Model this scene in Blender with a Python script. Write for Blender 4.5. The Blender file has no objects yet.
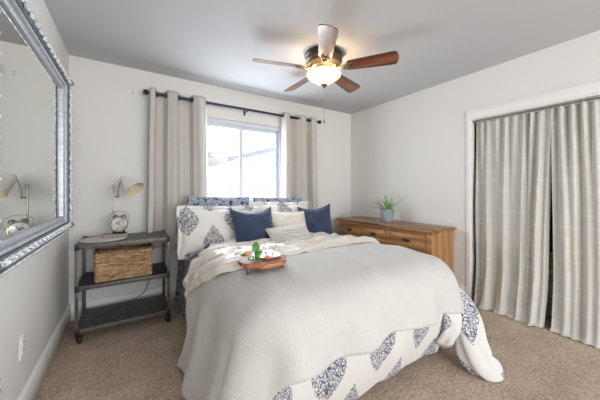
import bpy, bmesh, math, random
from mathutils import Vector, Matrix, Euler, noise
random.seed(7)
PI = math.pi
S = bpy.context.scene
COL = S.collection

# ------------------------------------------------------------------ camera, world, light, exposure
YAW = math.atan(169.5 / 262.0)
cam_d = bpy.data.cameras.new('camera')
cam = bpy.data.objects.new('camera', cam_d); COL.objects.link(cam)
cam.location = (0, 0, 1.21)
cam.rotation_euler = (PI / 2, 0, -YAW)
cam_d.sensor_fit = 'HORIZONTAL'; cam_d.sensor_width = 36.0
cam_d.lens = 36.0 * 262.0 / 600.0
cam_d.shift_y = -11.0 / 600.0
cam_d.clip_start = 0.02
S.camera = cam

W = bpy.data.worlds.new('overcast_sky'); S.world = W; W.use_nodes = True
bg = W.node_tree.nodes['Background']
bg.inputs[0].default_value = (0.86, 0.93, 1.0, 1); bg.inputs[1].default_value = 3.0

def area(name, loc, rot, sx, sy, power, color, portal=False):
    l = bpy.data.lights.new(name, 'AREA'); l.shape = 'RECTANGLE'; l.size = sx; l.size_y = sy
    l.energy = power; l.color = color
    o = bpy.data.objects.new(name, l); o.location = loc; o.rotation_euler = rot; COL.objects.link(o)
    if portal: l.cycles.is_portal = True
    return o
# daylight through the window over the bed (lamp on the room side of the glass); rear lamp is added soft fill behind the camera
area('window_daylight', (1.23, 3.16, 1.5), (-PI / 2, 0, 0), 1.0, 1.0, 19, (0.84, 0.92, 1.0))
area('rear_fill', (1.3, -2.75, 1.45), (PI / 2, 0, 0), 3.2, 1.9, 42, (1.0, 0.965, 0.92))

S.view_settings.view_transform = 'Standard'
S.view_settings.look = 'None'
S.view_settings.gamma = 1.0
S.view_settings.use_curve_mapping = False
S.view_settings.exposure = 0.70
try:
    S.cycles.use_denoising = True
    S.cycles.max_bounces = 10; S.cycles.diffuse_bounces = 6
    S.cycles.sample_clamp_indirect = 6.0
except Exception:
    pass

# ------------------------------------------------------------------ material helpers
class NT:
    def __init__(s, name):
        s.m = bpy.data.materials.new(name); s.m.use_nodes = True
        s.t = s.m.node_tree; s.b = s.t.nodes['Principled BSDF']
    def n(s, typ, **kw):
        n = s.t.nodes.new(typ)
        for k, v in kw.items():
            if k.startswith('i_'): n.inputs[int(k[2:])].default_value = v
            else: setattr(n, k, v)
        return n
    def l(s, a, b): s.t.links.new(a, b)
    def math(s, op, a, b=None, c=None):
        n = s.t.nodes.new('ShaderNodeMath'); n.operation = op
        for i, v in enumerate((a, b, c)):
            if v is None: continue
            if isinstance(v, (int, float)): n.inputs[i].default_value = v
            else: s.l(v, n.inputs[i])
        return n.outputs[0]
    def coord(s, kind='Object', scale=(1, 1, 1), rot=(0, 0, 0)):
        tc = s.n('ShaderNodeTexCoord'); mp = s.n('ShaderNodeMapping')
        mp.inputs['Scale'].default_value = scale; mp.inputs['Rotation'].default_value = rot
        s.l(tc.outputs[kind], mp.inputs['Vector']); return mp.outputs[0]
    def noise(s, vec, scale, detail=3.0, rough=.5):
        n = s.n('ShaderNodeTexNoise'); n.inputs['Scale'].default_value = scale
        n.inputs['Detail'].default_value = detail; n.inputs['Roughness'].default_value = rough
        s.l(vec, n.inputs['Vector']); return n.outputs['Fac']
    def vor(s, vec, scale, feature='F1'):
        n = s.n('ShaderNodeTexVoronoi'); n.feature = feature; n.inputs['Scale'].default_value = scale
        s.l(vec, n.inputs['Vector']); return n.outputs['Distance']
    def ramp(s, fac, stops):
        r = s.n('ShaderNodeValToRGB'); e = r.color_ramp.elements
        while len(e) < len(stops): e.new(0.5)
        for k, (p, c) in zip(e, stops):
            k.position = p; k.color = (c[0], c[1], c[2], 1)
        s.l(fac, r.inputs[0]); return r.outputs[0]
    def mix(s, fac, a, b):
        n = s.n('ShaderNodeMix'); n.data_type = 'RGBA'
        if isinstance(fac, (int, float)): n.inputs[0].default_value = fac
        else: s.l(fac, n.inputs[0])
        for i, v in ((6, a), (7, b)):
            if isinstance(v, tuple): n.inputs[i].default_value = (v[0], v[1], v[2], 1)
            else: s.l(v, n.inputs[i])
        return n.outputs[2]
    def base(s, v):
        if isinstance(v, tuple): s.b.inputs['Base Color'].default_value = (v[0], v[1], v[2], 1)
        else: s.l(v, s.b.inputs['Base Color'])
    def bump(s, h, strength=.3, dist=.01):
        b = s.n('ShaderNodeBump'); b.inputs['Strength'].default_value = strength; b.inputs['Distance'].default_value = dist
        s.l(h, b.inputs['Height']); s.l(b.outputs[0], s.b.inputs['Normal'])
    def set(s, **kw):
        for k, v in kw.items(): s.b.inputs[k.replace('_', ' ')].default_value = v
        return s

def plain(name, col, rough=.6, metal=0.0, nscale=None, namt=.08, bump=0, bscale=200, spec=None):
    t = NT(name); t.set(Roughness=rough, Metallic=metal)
    if spec is not None: t.b.inputs['Specular IOR Level'].default_value = spec
    v = t.coord('Object')
    if nscale:
        f = t.noise(v, nscale, 4)
        d = tuple(max(0, c * (1 - namt)) for c in col); u = tuple(min(1, c * (1 + namt)) for c in col)
        t.base(t.ramp(f, [(.3, d), (.7, u)]))
    else: t.base(col)
    if bump: t.bump(t.noise(v, bscale, 3), bump, .004)
    return t.m

def wood(name, dark, mid, light, axis=0, scale=1.0, rough=.4, knots=False, coat=0.0):
    t = NT(name); sc = [14 * scale] * 3; sc[axis] = 1.2 * scale
    v = t.coord('Object', tuple(sc))
    f = t.noise(v, 1.6, 6, .6)
    w = t.n('ShaderNodeTexWave'); w.inputs['Scale'].default_value = .55; w.inputs['Distortion'].default_value = 7
    w.inputs['Detail'].default_value = 3; w.bands_direction = 'DIAGONAL'; t.l(v, w.inputs['Vector'])
    g = t.math('ADD', t.math('MULTIPLY', f, .65), t.math('MULTIPLY', w.outputs['Fac'], .35))
    c = t.ramp(g, [(.28, dark), (.5, mid), (.72, light)])
    if knots:
        k = t.vor(t.coord('Object', tuple(3.2 if i == axis else 6.5 for i in range(3))), 1.0)
        c = t.mix(t.math('LESS_THAN', k, .10), c, tuple(x * .3 for x in dark))
    t.base(c); t.set(Roughness=rough); t.bump(g, .12, .003)
    if coat: t.set(Coat_Weight=coat, Coat_Roughness=.2, Coat_IOR=1.55)
    return t.m

def damask(name, ground, ink, pu, pv, mw, mh, v0=0.0, speck=95, u0=0.0):
    """Half-drop lattice of tall ogee motifs filled with small floral speckle; UVs are in metres."""
    t = NT(name)
    tc = t.n('ShaderNodeTexCoord'); sp = t.n('ShaderNodeSeparateXYZ'); t.l(tc.outputs['UV'], sp.inputs[0])
    wob = t.math('MULTIPLY', t.math('SUBTRACT', t.noise(tc.outputs['UV'], 70, 2), .5), .022)
    U = t.math('DIVIDE', t.math('ADD', sp.outputs[0], u0), pu)
    V = t.math('DIVIDE', t.math('ADD', sp.outputs[1], v0), pv)
    def motif(du, dv):
        fx = t.math('SUBTRACT', t.math('FRACT', t.math('ADD', U, du)), .5)
        fy = t.math('SUBTRACT', t.math('FRACT', t.math('ADD', V, dv)), .5)
        x = t.math('MAXIMUM', t.math('ADD', t.math('ABSOLUTE', t.math('MULTIPLY', fx, pu)), wob), .005)
        y = t.math('MULTIPLY', fy, pv)
        q = t.math('ADD', t.math('DIVIDE', y, mh), .5)              # 0 tip .. 1 top
        qc = t.math('MINIMUM', t.math('MAXIMUM', q, 0.0), 1.0)
        sn = t.math('SINE', t.math('MULTIPLY', t.math('POWER', qc, .85), PI))
        wv = t.math('MULTIPLY', t.math('POWER', t.math('MAXIMUM', sn, 0.0), 1.5), mw / 2)
        return t.math('LESS_THAN', x, wv)
    m = t.math('MAXIMUM', motif(0, 0), motif(.5, .5))
    vo = t.vor(tc.outputs['UV'], speck); ve = t.vor(tc.outputs['UV'], speck * .45, 'DISTANCE_TO_EDGE')
    s1 = t.math('MAXIMUM', t.math('LESS_THAN', vo, .42), t.math('LESS_THAN', ve, .07))
    t.base(t.mix(t.math('MULTIPLY', m, s1), ground, ink))
    t.set(Roughness=.85, Sheen_Weight=.15)
    t.bump(t.noise(tc.outputs['UV'], 320, 2), .12, .002)
    return t.m

def floral(name, ground, ink, scale=62):
    t = NT(name); v = t.coord('UV')
    nz = t.n('ShaderNodeTexNoise'); nz.inputs['Scale'].default_value = 14; t.l(v, nz.inputs['Vector'])
    mx = t.n('ShaderNodeMix'); mx.data_type = 'VECTOR'; mx.inputs[0].default_value = .12
    t.l(v, mx.inputs[4]); t.l(nz.outputs['Color'], mx.inputs[5])
    a = t.vor(mx.outputs[1], scale); b = t.vor(mx.outputs[1], scale * 1.7, 'DISTANCE_TO_EDGE')
    m = t.math('MAXIMUM', t.math('LESS_THAN', a, .33), t.math('LESS_THAN', b, .10))
    m = t.math('MULTIPLY', m, t.math('GREATER_THAN', t.noise(v, 22, 2), .42))
    t.base(t.mix(m, ground, ink)); t.set(Roughness=.85)
    return t.m

def cloth(name, col, weave='none', rough=.85, sheen=.2, var=.05, wscale=1.0, trans=0.0):
    t = NT(name); tc = t.n('ShaderNodeTexCoord'); uv = tc.outputs['UV']
    f = t.noise(uv, 9, 4)
    d = tuple(c * (1 - var) for c in col); u = tuple(min(1, c * (1 + var)) for c in col)
    c = t.ramp(f, [(.3, d), (.7, u)])
    sp = t.n('ShaderNodeSeparateXYZ'); t.l(uv, sp.inputs[0])
    if weave == 'corded':                       # fine cords with a short broken cross weave
        mp = t.n('ShaderNodeMapping'); mp.inputs['Scale'].default_value = (120 * wscale, 14 * wscale, 1); t.l(uv, mp.inputs[0])
        nz = t.noise(mp.outputs[0], 1.0, 2, .6)
        st = t.math('SINE', t.math('MULTIPLY', sp.outputs[0], 520 * wscale))
        h = t.math('ADD', t.math('MULTIPLY', nz, 1.2), t.math('MULTIPLY', st, .25))
        c = t.mix(t.math('MULTIPLY', t.math('SUBTRACT', nz, .35), .6), c, tuple(x * .72 for x in col))
        t.bump(h, .55, .004)
    elif weave == 'slub':                       # open linen with thicker threads at intervals, both ways
        def lines(o, per, seed, brk):
            mp = t.n('ShaderNodeMapping'); mp.inputs['Scale'].default_value = brk; mp.inputs['Location'].default_value = (seed, seed, 0); t.l(uv, mp.inputs[0])
            n = t.noise(mp.outputs[0], 1, 1)
            fr = t.math('FRACT', t.math('ADD', t.math('DIVIDE', o, per), t.math('MULTIPLY', n, .25)))
            return t.math('MULTIPLY', t.math('LESS_THAN', fr, .10), t.math('GREATER_THAN', n, .53))
        a = lines(sp.outputs[0], .085, 3.1, (9, 3.5, 1)); b = lines(sp.outputs[1], .10, 8.7, (3.5, 9, 1))
        g = t.math('MAXIMUM', a, b)
        mp = t.n('ShaderNodeMapping'); mp.inputs['Scale'].default_value = (260, 10, 1); t.l(uv, mp.inputs[0])
        st = t.noise(mp.outputs[0], 1, 2)
        c = t.mix(t.math('MULTIPLY', st, .3), c, tuple(x * .78 for x in col))
        c = t.mix(t.math('MULTIPLY', g, .35), c, tuple(min(1, x * 1.3) for x in col))
        t.bump(g, .15, .003)
    elif weave == 'rib':
        st = t.math('SINE', t.math('MULTIPLY', sp.outputs[1], 260 * wscale))
        c = t.mix(t.math('MULTIPLY', t.math('LESS_THAN', st, -.5), .12), c, tuple(x * .7 for x in col))
        t.bump(st, .9, .008)
    elif weave == 'fine':
        t.bump(t.noise(uv, 420, 2), .15, .002)
    t.base(c); t.set(Roughness=rough, Sheen_Weight=sheen)
    if trans:
        tr = t.n('ShaderNodeBsdfTranslucent'); t.l(c, tr.inputs[0])
        mx = t.n('ShaderNodeMixShader'); mx.inputs[0].default_value = trans
        out = t.t.nodes['Material Output']
        t.l(t.b.outputs[0], mx.inputs[1]); t.l(tr.outputs[0], mx.inputs[2]); t.l(mx.outputs[0], out.inputs[0])
    return t.m

M = {}
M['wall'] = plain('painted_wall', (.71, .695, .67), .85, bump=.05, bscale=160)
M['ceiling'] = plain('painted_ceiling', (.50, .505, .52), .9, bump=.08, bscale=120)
M['trim'] = plain('white_trim', (.78, .77, .75), .5)
M['vinyl'] = plain('white_vinyl', (.60, .63, .69), .4)
def carpet():
    t = NT('tan_carpet'); v = t.coord('Object')
    a = t.noise(v, 48, 5, .8); b = t.noise(v, 5, 3); c3 = t.vor(v, 130)
    f = t.math('ADD', t.math('ADD', t.math('MULTIPLY', a, .72), t.math('MULTIPLY', b, .22)), t.math('MULTIPLY', c3, .14))
    t.base(t.ramp(f, [(.38, (.20, .126, .074)), (.52, (.47, .33, .222)), (.66, (.76, .59, .44))]))
    t.set(Roughness=.95, Sheen_Weight=.3); t.bump(t.math('ADD', a, c3), .9, .012)
    return t.m
M['carpet'] = carpet()
M['silver'] = plain('antique_silver', (.34, .37, .42), .45, .7, nscale=40, namt=.3)
M['silver_light'] = plain('bright_silver', (.46, .475, .51), .45, .6, nscale=50, namt=.2)
M['silver_scroll'] = plain('highlight_silver', (.70, .71, .74), .4, .6, nscale=60, namt=.35)  # highlights of the carving put into the lighter scroll and bead colour
M['silver_dark'] = plain('dark_silver', (.16, .18, .215), .45, .6, nscale=60, namt=.3)  # darker silver for the ridge and corner rosettes
M['mirror'] = plain('mirror_silvering', (.80, .81, .78), .015, 1.0)
M['black'] = plain('black_metal', (.018, .019, .024), .4, .3)
M['rod'] = plain('dark_bronze_rod', (.02, .024, .04), .3, .5)
M['rubber'] = plain('black_rubber', (.02, .02, .02), .6)
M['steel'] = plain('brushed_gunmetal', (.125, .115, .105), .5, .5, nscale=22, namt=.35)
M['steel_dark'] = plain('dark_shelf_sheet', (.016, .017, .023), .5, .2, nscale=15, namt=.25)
M['chrome'] = plain('satin_nickel', (.27, .26, .24), .45, .8)
M['brass'] = plain('antique_brass', (.20, .15, .09), .42, .7, nscale=60, namt=.25)
M['bronze'] = plain('oil_rubbed_bronze', (.075, .055, .04), .35, .7, nscale=50, namt=.3)
M['gold'] = plain('pale_gold', (.60, .50, .32), .28, .8)
M['blade'] = wood('cherry_blade', (.085, .025, .012), (.16, .052, .025), (.25, .095, .05), 0, 1.0, .35, coat=.75)
M['pine'] = wood('honey_pine', (.20, .09, .032), (.34, .16, .06), (.45, .235, .10), 1, .6, .42, knots=True)
M['pine_v'] = wood('honey_pine_upright', (.29, .135, .05), (.37, .18, .068), (.44, .225, .09), 2, .5, .42, knots=True)
M['pine_top'] = wood('worn_pine_top', (.12, .055, .022), (.25, .12, .048), (.38, .20, .09), 1, .8, .32, knots=True)
M['acacia'] = wood('red_brown_tray_wood', (.22, .07, .03), (.36, .13, .055), (.47, .20, .09), 0, 1.4, .6)
def wicker(name, dark, mid, light):
    t = NT(name); a = t.noise(t.coord('Object', (9, 9, 95)), 1.0, 4, .65); b_ = t.noise(t.coord('Object'), 38, 2)
    t.base(t.ramp(t.math('ADD', t.math('MULTIPLY', a, .75), t.math('MULTIPLY', b_, .3)), [(.36, dark), (.52, mid), (.68, light)]))
    t.set(Roughness=.75); t.bump(a, .6, .006); return t.m
M['wicker'] = wicker('dried_reed', (.10, .05, .022), (.36, .215, .115), (.60, .42, .26))
M['wicker_dark'] = wicker('dark_reed', (.06, .03, .013), (.20, .11, .055), (.36, .22, .12))
M['shade'] = plain('cream_lamp_shade', (.74, .71, .65), .7)
M['shade_in'] = plain('warm_shade_lining', (.58, .48, .34), .6)
M['marble'] = plain('greyed_wood_block', (.27, .245, .225), .6, nscale=30, namt=.2)
M['mat'] = plain('pale_woven_mat', (.66, .60, .52), .85, nscale=90, namt=.12, bump=.5, bscale=180)
M['clockface'] = plain('pale_clock_face', (.74, .76, .74), .15, .3, nscale=28, namt=.35)
M['porcelain'] = plain('white_porcelain', (.80, .80, .80), .15)
M['zinc'] = plain('zinc_pot', (.33, .37, .42), .45, .3, nscale=12, namt=.2)
M['soil'] = plain('potting_soil', (.04, .028, .018), .95, nscale=80, namt=.6)
M['leaf'] = plain('spider_leaf', (.20, .36, .10), .5, nscale=20, namt=.4)
M['leaf_dark'] = plain('rose_leaf', (.06, .22, .03), .4, nscale=30, namt=.4)
M['petal'] = plain('peach_petal', (.75, .33, .19), .6, nscale=60, namt=.25)
M['coverlet'] = cloth('light_grey_corded_coverlet', (.545, .525, .505), 'corded', .85, .15, .03)
M['cream'] = cloth('cream_sateen', (.70, .645, .575), 'fine', .42, .1, .04)
M['creamrib'] = cloth('cream_ribbed_knit', (.72, .685, .645), 'rib', .85, .2, .04)
M['navy'] = cloth('navy_velvet', (.015, .031, .08), 'fine', .75, .35, .2)
M['duvet'] = damask('white_duvet_navy_damask', (.62, .605, .585), (.05, .065, .13), 0.37, .72, .20, .42, -.385, 125, .15)
M['sham'] = damask('white_sham_navy_damask', (.70, .68, .65), (.075, .085, .14), .43, .46, .19, .34, .0, 120)
M['floral'] = floral('navy_floral_cotton', (.022, .036, .085), (.46, .48, .52))
M['whitecloth'] = cloth('white_box_cover', (.66, .66, .70), 'fine')
M['curtain'] = cloth('stone_grommet_curtain', (.575, .54, .50), 'fine', .8, .2, .02, trans=.12)
M['linen'] = cloth('open_linen', (.64, .62, .575), 'slub', .9, .1, .03, trans=.15)
M['navycotton'] = plain('navy_garment', (.02, .03, .10), .85)
def spots():
    t = NT('spotted_cloth'); v = t.coord('Object')
    t.base(t.ramp(t.vor(v, 60), [(.28, (.02, .015, .012)), (.4, (.48, .38, .27))])); t.set(Roughness=.9); return t.m
M['spots'] = spots()
def glass(name, col=(1, 1, 1), rough=0.0, ior=1.45):
    t = NT(name); t.base(col); t.set(Roughness=rough, IOR=ior); t.b.inputs['Transmission Weight'].default_value = 1.0; return t.m
M['glass'] = glass('clear_glass')
def pane():
    t = NT('window_pane'); tr = t.n('ShaderNodeBsdfTransparent'); gl = t.n('ShaderNodeBsdfGlossy'); gl.inputs['Roughness'].default_value = 0.0
    mx = t.n('ShaderNodeMixShader'); mx.inputs[0].default_value = .05
    t.l(tr.outputs[0], mx.inputs[1]); t.l(gl.outputs[0], mx.inputs[2]); t.l(mx.outputs[0], t.t.nodes['Material Output'].inputs[0]); return t.m
M['pane'] = pane()
def bowl():
    t = NT('lit_alabaster_glass'); v = t.coord('Object')
    f = t.noise(v, 9, 4)
    c = t.ramp(f, [(.3, (1.0, .70, .40)), (.7, (1.0, .84, .60))])
    t.base((.85, .75, .6)); t.set(Roughness=.3); t.l(c, t.b.inputs['Emission Color']); t.b.inputs['Emission Strength'].default_value = .55
    return t.m
M['bowl'] = bowl()
M['stucco'] = plain('pale_stucco', (.62, .60, .58), .9, nscale=4, namt=.2)
M['roofing'] = plain('pale_shingles', (.50, .48, .46), .9, nscale=9, namt=.3)
M['fascia'] = plain('grey_fascia', (.22, .22, .24), .8)
M['paving'] = plain('concrete_paving', (.55, .54, .52), .9, nscale=3, namt=.15)
def blockwork():
    t = NT('pale_block_wall'); br = t.n('ShaderNodeTexBrick'); br.inputs['Scale'].default_value = 1.0
    v = t.coord('Object', (1, 1, 1), (PI / 2, 0, 0)); t.l(v, br.inputs['Vector'])
    br.inputs['Color1'].default_value = (.58, .55, .53, 1); br.inputs['Color2'].default_value = (.42, .40, .39, 1); br.inputs['Mortar'].default_value = (.3, .29, .29, 1)
    br.inputs['Brick Width'].default_value = .4; br.inputs['Row Height'].default_value = .2; br.inputs['Mortar Size'].default_value = .015
    t.base(br.outputs['Color']); t.set(Roughness=.9); return t.m
M['block'] = blockwork()

# ------------------------------------------------------------------ mesh helpers
class B:
    """collects shapes into one bmesh; link() makes ONE object"""
    def __init__(s): s.m = bmesh.new(); s.uv = None
    def quad_grid(s, pts, uvs=None, close_i=False, close_j=False):
        n, k = len(pts), len(pts[0])
        vs = [[s.m.verts.new(p) for p in row] for row in pts]
        if uvs is not None and s.uv is None: s.uv = s.m.loops.layers.uv.new('UVMap')
        for i in range(n if close_i else n - 1):
            for j in range(k if close_j else k - 1):
                i2, j2 = (i + 1) % n, (j + 1) % k
                try: f = s.m.faces.new((vs[i][j], vs[i2][j], vs[i2][j2], vs[i][j2]))
                except ValueError: continue
                f.smooth = True
                if uvs is not None:
                    for lp, (a, b) in zip(f.loops, ((i, j), (i2, j), (i2, j2), (i, j2))): lp[s.uv].uv = uvs[a][b]
        return vs
    def box(s, c, size, bevel=0.0, rot=None, seg=2):
        r = bmesh.ops.create_cube(s.m, size=1.0); vs = r['verts']
        for v in vs: v.co = Vector((v.co.x * size[0], v.co.y * size[1], v.co.z * size[2]))
        if bevel:
            es = list({e for v in vs for e in v.link_edges})
            rb = bmesh.ops.bevel(s.m, geom=es, offset=bevel, segments=seg, affect='EDGES', profile=.5)
            vs = list({v for f in rb['faces'] for v in f.verts} | {v for v in vs if v.is_valid})
        Rm = Euler(rot).to_matrix() if rot is not None else Matrix.Identity(3)
        for v in vs: v.co = Rm @ v.co + Vector(c)
        return s
    def bb(s, x0, x1, y0, y1, z0, z1, bevel=0.0):
        return s.box(((x0 + x1) / 2, (y0 + y1) / 2, (z0 + z1) / 2), (abs(x1 - x0), abs(y1 - y0), abs(z1 - z0)), bevel)
    def tube(s, pts, rad, seg=10, caps=True, closed=False):
        pts = [Vector(p) for p in pts]; n = len(pts)
        rads = rad if isinstance(rad, (list, tuple)) else [rad] * n
        rings = []; up = None
        for i, p in enumerate(pts):
            if closed: d = pts[(i + 1) % n] - pts[i - 1]
            else: d = (pts[min(i + 1, n - 1)] - pts[max(i - 1, 0)])
            d = d.normalized() if d.length > 1e-9 else Vector((0, 0, 1))
            if up is None:
                up = Vector((0, 0, 1)) if abs(d.z) < .9 else Vector((1, 0, 0))
            a = d.cross(up); a = a.normalized() if a.length > 1e-6 else d.orthogonal().normalized()
            b = a.cross(d).normalized(); up = b
            rings.append([p + (a * math.cos(t) + b * math.sin(t)) * rads[i] for t in (2 * PI * k / seg for k in range(seg))])
        vs = s.quad_grid(rings, close_i=closed, close_j=True)
        if caps and not closed:
            for r in (vs[0][::-1], vs[-1]):
                try: s.m.faces.new(r)
                except ValueError: pass
        return s
    def lathe(s, prof, seg=32, origin=(0, 0, 0), axis=None):
        """prof: list of (r, z)"""
        o = Vector(origin)
        q = Vector((0, 0, 1)).rotation_difference(Vector(axis).normalized()) if axis is not None else None
        rings = []
        for r, z in prof:
            ring = []
            for k in range(seg):
                a = 2 * PI * k / seg
                p = Vector((max(r, 1e-5) * math.cos(a), max(r, 1e-5) * math.sin(a), z))
                if q: p = q @ p
                ring.append(p + o)
            rings.append(ring)
        s.quad_grid(rings, close_j=True); return s
    def ball(s, c, r, seg=12, sq=(1, 1, 1)):
        n = seg // 2 + 1
        rings = [[Vector((c[0] + r * sq[0] * math.sin(PI * i / (n - 1)) * math.cos(2 * PI * j / seg) if 0 < i < n - 1 else c[0] + 1e-5 * math.cos(2 * PI * j / seg),
                          c[1] + r * sq[1] * math.sin(PI * i / (n - 1)) * math.sin(2 * PI * j / seg) if 0 < i < n - 1 else c[1] + 1e-5 * math.sin(2 * PI * j / seg),
                          c[2] - r * sq[2] * math.cos(PI * i / (n - 1)))) for j in range(seg)] for i in range(n)]
        s.quad_grid(rings, close_j=True); return s
    def prism(s, outline, z0, z1):
        a = [s.m.verts.new((x, y, z0)) for x, y in outline]; b = [s.m.verts.new((x, y, z1)) for x, y in outline]
        s.m.faces.new(a[::-1]); s.m.faces.new(b)
        n = len(outline)
        for i in range(n): s.m.faces.new((a[i], a[(i + 1) % n], b[(i + 1) % n], b[i]))
        return s
    def link(s, name, mat, parent=None, solid=0, subsurf=0, smooth=True, bevel=0, off=-1, autosmooth=True, recalc=True):
        if recalc: bmesh.ops.recalc_face_normals(s.m, faces=s.m.faces)
        if smooth:
            for f in s.m.faces: f.smooth = True
            if autosmooth:
                for e in s.m.edges:
                    if len(e.link_faces) == 2 and e.calc_face_angle(0) > 0.65: e.smooth = False
        me = bpy.data.meshes.new(name); s.m.to_mesh(me); s.m.free(); me.materials.append(mat)
        o = bpy.data.objects.new(name, me); COL.objects.link(o)
        if parent is not None: o.parent = parent
        if bevel:
            md = o.modifiers.new('bevel', 'BEVEL'); md.width = bevel; md.segments = 2; md.limit_method = 'ANGLE'
        if solid:
            md = o.modifiers.new('solidify', 'SOLIDIFY'); md.thickness = solid; md.offset = off
        if subsurf:
            md = o.modifiers.new('subsurf', 'SUBSURF'); md.levels = subsurf; md.render_levels = subsurf
        return o

def thing(name, label, cat, loc=(0, 0, 0), rot=(0, 0, 0), group=None):
    o = bpy.data.objects.new(name, None); o.empty_display_size = .1; COL.objects.link(o)
    o.location = loc; o.rotation_euler = rot
    return tag(o, label, cat, group)
def tag(o, label, cat, group=None):
    o['label'] = label; o['category'] = cat
    if group: o['group'] = group
    return o
def struct(o): o['kind'] = 'structure'; return o
def lab(o, text): o['label'] = text; return o
def dup(root, loc, rot, label, group=None):
    r = root.copy(); COL.objects.link(r); r.location = loc; r.rotation_euler = rot; r['label'] = label
    if group: r['group'] = group
    for ch in list(root.children):
        c = ch.copy(); COL.objects.link(c); c.parent = r
        for g in list(ch.children):
            d = g.copy(); COL.objects.link(d); d.parent = c
    return r
def sm(a, b, x):
    t = min(1, max(0, (x - a) / (b - a))); return t * t * (3 - 2 * t)
def lerp_tab(tab, x):
    if x <= tab[0][0]: return tab[0][1]
    for (a, va), (b, vb) in zip(tab, tab[1:]):
        if x <= b:
            t = (x - a) / (b - a); t = t * t * (3 - 2 * t); return va + (vb - va) * t
    return tab[-1][1]
def nz(x, y, z=0): return noise.noise(Vector((x, y, z)))

# ------------------------------------------------------------------ the room
L, R, YB, YF, HC = -.474, 3.05, 3.17, -2.8, 2.44
WX0, WX1, WZ0, WZ1 = .69, 1.77, .98, 2.06          # window opening
CY0, CY1, CZ = -.62, 1.366, 1.956                   # closet opening in the right wall
struct(B().bb(L - .1, R + .9, YF - .1, YB + .15, -.06, 0).link('floor', M['carpet'], smooth=False))
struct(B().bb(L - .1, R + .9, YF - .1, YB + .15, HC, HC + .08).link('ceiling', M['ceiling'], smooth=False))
struct(B().bb(L - .1, L, YF - .1, YB + .15, 0, HC).link('wall_left', M['wall'], smooth=False))
b = B(); b.bb(L, WX0, YB, YB + .15, 0, HC); b.bb(WX1, R + .1, YB, YB + .15, 0, HC); b.bb(WX0, WX1, YB, YB + .15, 0, WZ0); b.bb(WX0, WX1, YB, YB + .15, WZ1, HC)
struct(b.link('wall_back', M['wall'], smooth=False))
b = B(); b.bb(R, R + .1, CY1, YB, 0, HC); b.bb(R, R + .1, CY0, CY1, CZ, HC); b.bb(R, R + .1, YF, CY0, 0, HC)
struct(b.link('wall_right', M['wall'], smooth=False))
b = B(); b.bb(R + .8, R + .9, YF, YB, 0, HC); b.bb(R + .1, R + .8, CY1 + .2, CY1 + .3, 0, HC); b.bb(R + .1, R + .8, CY0 - .3, CY0 - .2, 0, HC)
struct(b.link('wall_closet', M['wall'], smooth=False))
# wall behind the viewer; its wide opening is added to let in fill light
b = B(); b.bb(L, -.3, YF - .1, YF, 0, HC); b.bb(2.9, R, YF - .1, YF, 0, HC); b.bb(-.3, 2.9, YF - .1, YF, 2.3, HC); b.bb(-.3, 2.9, YF - .1, YF, 0, .25)
struct(b.link('wall_front', M['wall'], smooth=False))
def basebd(name, p0, p1, nrm):
    h, th = .158, .016
    d = Vector(p1) - Vector(p0); n = Vector(nrm)
    prof = [(0, 0), (th, 0), (th, h - .012), (th * .4, h), (0, h)]
    b = B(); b.quad_grid([[Vector(p) + n * a + Vector((0, 0, z)) for a, z in prof] for p in (p0, p1)])
    for p, rev in ((p0, 0), (p1, 1)):
        vs = [b.m.verts.new(Vector(p) + n * a + Vector((0, 0, z))) for a, z in prof]
        b.m.faces.new(vs[::-1] if rev else vs)
    return struct(b.link(name, M['trim'], smooth=False))
basebd('baseboard_left', (L, YF, 0), (L, YB, 0), (1, 0, 0))
basebd('baseboard_back', (L + .016, YB, 0), (R - .016, YB, 0), (0, -1, 0))
basebd('baseboard_right', (R, YB, 0), (R, CY1 + .04, 0), (-1, 0, 0))
# closet casing: flat header band with two beads, slim side casing and jamb
b = B(); b.bb(R - .014, R, CY0 - .03, CY1 + .028, CZ, CZ + .084); b.bb(R - .02, R, CY0 - .03, CY1 + .028, CZ + .062, CZ + .07); b.bb(R - .022, R, CY0 - .03, CY1 + .028, CZ + .078, CZ + .09)
b.bb(R - .012, R, CY1 - .004, CY1 + .028, 0, CZ)
struct(b.link('trim_1', M['trim'], smooth=False))
b = B(); b.bb(R, R + .1, CY1 - .004, CY1 + .012, 0, CZ); b.bb(R, R + .1, CY0, CY1, CZ - .012, CZ)
struct(b.link('trim_2', M['trim'], smooth=False))

# window: white vinyl horizontal slider
wr = bpy.data.objects.new('window_1', None); COL.objects.link(wr); wr.location = (0, YB, 0); struct(wr)
def rect_frame(b, x0, x1, z0, z1, y0, y1, w, wb=None, wt=None):
    wb = wb or w; wt = wt or w
    b.bb(x0, x0 + w, y0, y1, z0, z1); b.bb(x1 - w, x1, y0, y1, z0, z1); b.bb(x0 + w, x1 - w, y0, y1, z0, z0 + wb); b.bb(x0 + w, x1 - w, y0, y1, z1 - wt, z1)
b = B(); rect_frame(b, WX0, WX1, WZ0, WZ1, .03, .12, .035, .05, .05); b.link('window_frame', M['vinyl'], wr, smooth=False, bevel=.003)
MX = 1.187
b = B(); rect_frame(b, WX0 + .035, MX + .02, WZ0 + .05, WZ1 - .05, .045, .07, .04); b.link('sliding_sash', M['vinyl'], wr, smooth=False, bevel=.003)
b = B(); rect_frame(b, MX - .02, WX1 - .035, WZ0 + .05, WZ1 - .05, .08, .105, .035); b.link('fixed_sash', M['vinyl'], wr, smooth=False, bevel=.003)
B().bb(WX0 + .075, MX - .02, .055, .059, WZ0 + .09, WZ1 - .09).link('pane', M['pane'], wr, smooth=False)
B().bb(MX + .015, WX1 - .07, .09, .094, WZ0 + .085, WZ1 - .085).link('pane', M['pane'], wr, smooth=False)
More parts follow.
